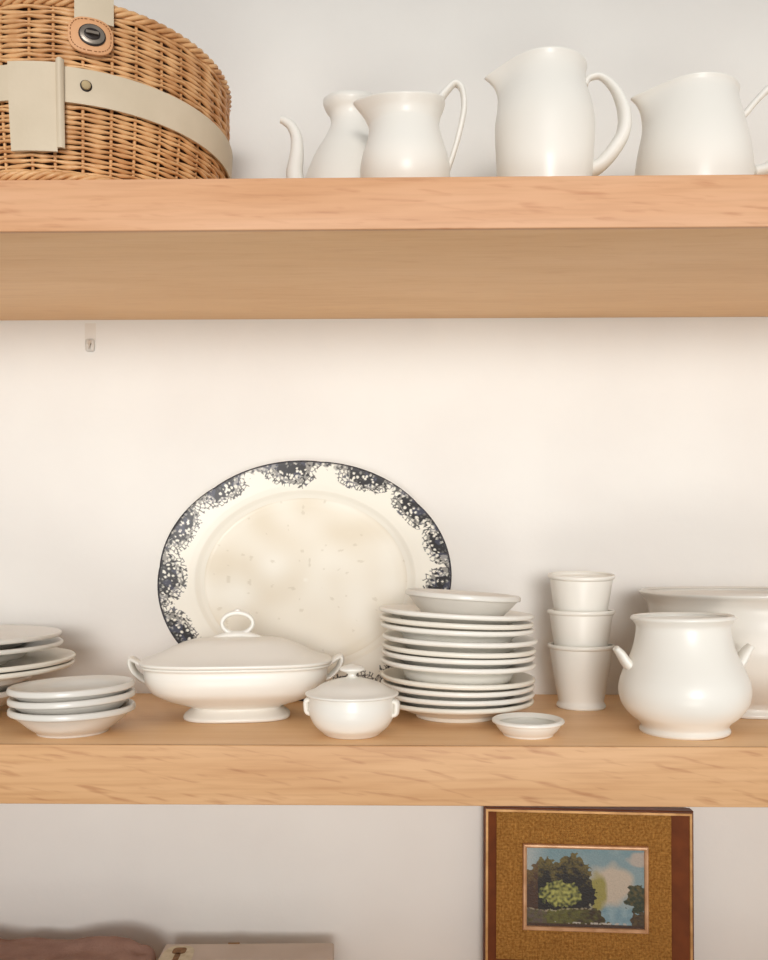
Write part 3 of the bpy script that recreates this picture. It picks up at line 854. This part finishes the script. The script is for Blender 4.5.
# ------------------------------------------------------------------ things on the lowest shelf (only their tops show)
def cloth():
    bm = bmesh.new()
    bmesh.ops.create_cube(bm, size=1)
    bmesh.ops.subdivide_edges(bm, edges=bm.edges[:], cuts=24, use_grid_fill=True)
    for v in bm.verts:
        c = v.co
        X, Y, Z = c.x, c.y, c.z
        # rounded block
        q = Vector((X, Y, Z)) * 2
        L_ = (abs(q.x) ** 5 + abs(q.y) ** 5 + abs(q.z) ** 5) ** .2
        q = q / max(L_, 1e-6) * max(abs(q.x), abs(q.y), abs(q.z)) * .5
        n_ = noise.noise(Vector((X * 4, Y * 5, Z * 2))) * .05 + noise.noise(Vector((X * 12, Y * 12, 4))) * .012
        v.co = Vector((q.x * .30, q.y * .15, (q.z + .5) * .0755 + (q.z + .5) * n_ * .22 - (q.z + .5) * .004 * math.cos(X * 9)))
    return bm
o = link('folded_cloth', cloth(), M['pink']); p = at(20, 940, .985)
o.location = (p.x - .005, p.y, THIRD)
props(o, 'dusty rose folded linen on the lowest shelf, only its top showing', 'cloth')
tp = at(250, 943, 1.045)
t = thing('white_box', 'flat white box with a small brown motif at its corner, bottom of the picture', 'box', (tp.x, tp.y, THIRD), math.radians(2))
hb = tp.z - THIRD
shade_auto(link('carton', box_bm(-.101, .101, -.10, .0, 0, hb, .0025), M['boxwhite'], t))
# urn-shaped motif made of small raised pieces
bm = bmesh.new()
for (a, b_, r1, r2) in [(-.080, -.020, .0080, .0085), (-.080, -.036, .0035, .0110), (-.080, -.054, .0090, .0100)]:
    c = [bm.verts.new((a + sup(r1, r2, 3.5, 2*PI*k/24)[0], b_ + sup(r1, r2, 3.5, 2*PI*k/24)[1], hb + .0005)) for k in range(24)]
    bm.faces.new(c)
b3 = bmesh.new()
b3.faces.new([b3.verts.new((-.080 + sup(.0185, .045, 4, 2*PI*k/32)[0], -.052 + sup(.0185, .045, 4, 2*PI*k/32)[1], hb + .0003)) for k in range(32)])
link('motif_panel', b3, M['cream_panel'], t, False)
link('motif', bm, M['motif'], t, False)
link('lid_seam', box_bm(-.026, -.012, -.0020, -.0005, hb - .0002, hb + .0012, .0005), M['motif'], t)

# wall hook
p = at(88, 343, 1.083)
t = thing('wall_hook', 'tiny clear plastic hook stuck to the wall below the upper shelf', 'hook', (p.x, 0, p.z))
link('base', box_bm(-.0058, .0058, -.0030, 0, -.009, .007, .0029), M['clear'], t)
link('tape', box_bm(-.0070, .0070, -.0004, 0, .006, .0268, .0001), M['tape'], t)
link('prong', tube_bm([(0, -.002, .004), (0, -.006, -.001), (0, -.0085, -.005), (0, -.0105, -.001)], [.002, .0018, .0016, .0012], n=10), M['clear'], t)
link('pin', tube_bm([(0.001, -.002, .0005), (0.001, -.0045, 0)], [.0012, .0016], n=10), M['nickel'], t)

# ------------------------------------------------------------------ light
w = bpy.data.worlds.new('World'); bpy.context.scene.world = w; w.use_nodes = True
bgn = w.node_tree.nodes['Background']; bgn.inputs[0].default_value = (1.0, .985, .962, 1); bgn.inputs[1].default_value = 0.48
def area(name, loc, target, sx, sy, power, col, spread=180):
    l = bpy.data.lights.new(name, 'AREA'); l.shape = 'RECTANGLE'; l.size = sx; l.size_y = sy; l.energy = power; l.color = col; l.spread = math.radians(spread)
    o = bpy.data.objects.new(name, l); C.objects.link(o); o.location = loc
    o.rotation_euler = (Vector(target) - Vector(loc)).to_track_quat('-Z', 'Y').to_euler(); return o
area('window_light', (.15, -2.6, ZC + .34), (0, 0, ZC + .12), 1.9, 1.2, 4.2, (1, .98, .956), 29)
area('low_fill', (0, -1.9, ZC - .80), (0, -.1, ZC + .26), 1.6, .5, .9, (1, .97, .92), 42)  # added fill lamp, unseen, brightens the underside of the upper shelf

# ------------------------------------------------------------------ camera
cam = bpy.data.cameras.new('camera'); co = bpy.data.objects.new('camera', cam); C.objects.link(co)
cam.sensor_fit = 'HORIZONTAL'; cam.sensor_width = 36; cam.lens = 36 * F / 768; cam.shift_y = 78 / 768
cam.clip_start = .05
co.location = cam_pos; co.rotation_euler = (PI / 2, 0, YAW)
bpy.context.scene.camera = co
vs = bpy.context.scene.view_settings
vs.view_transform = 'Standard'; vs.look = 'None'; vs.exposure = 0.0; vs.gamma = 1.0
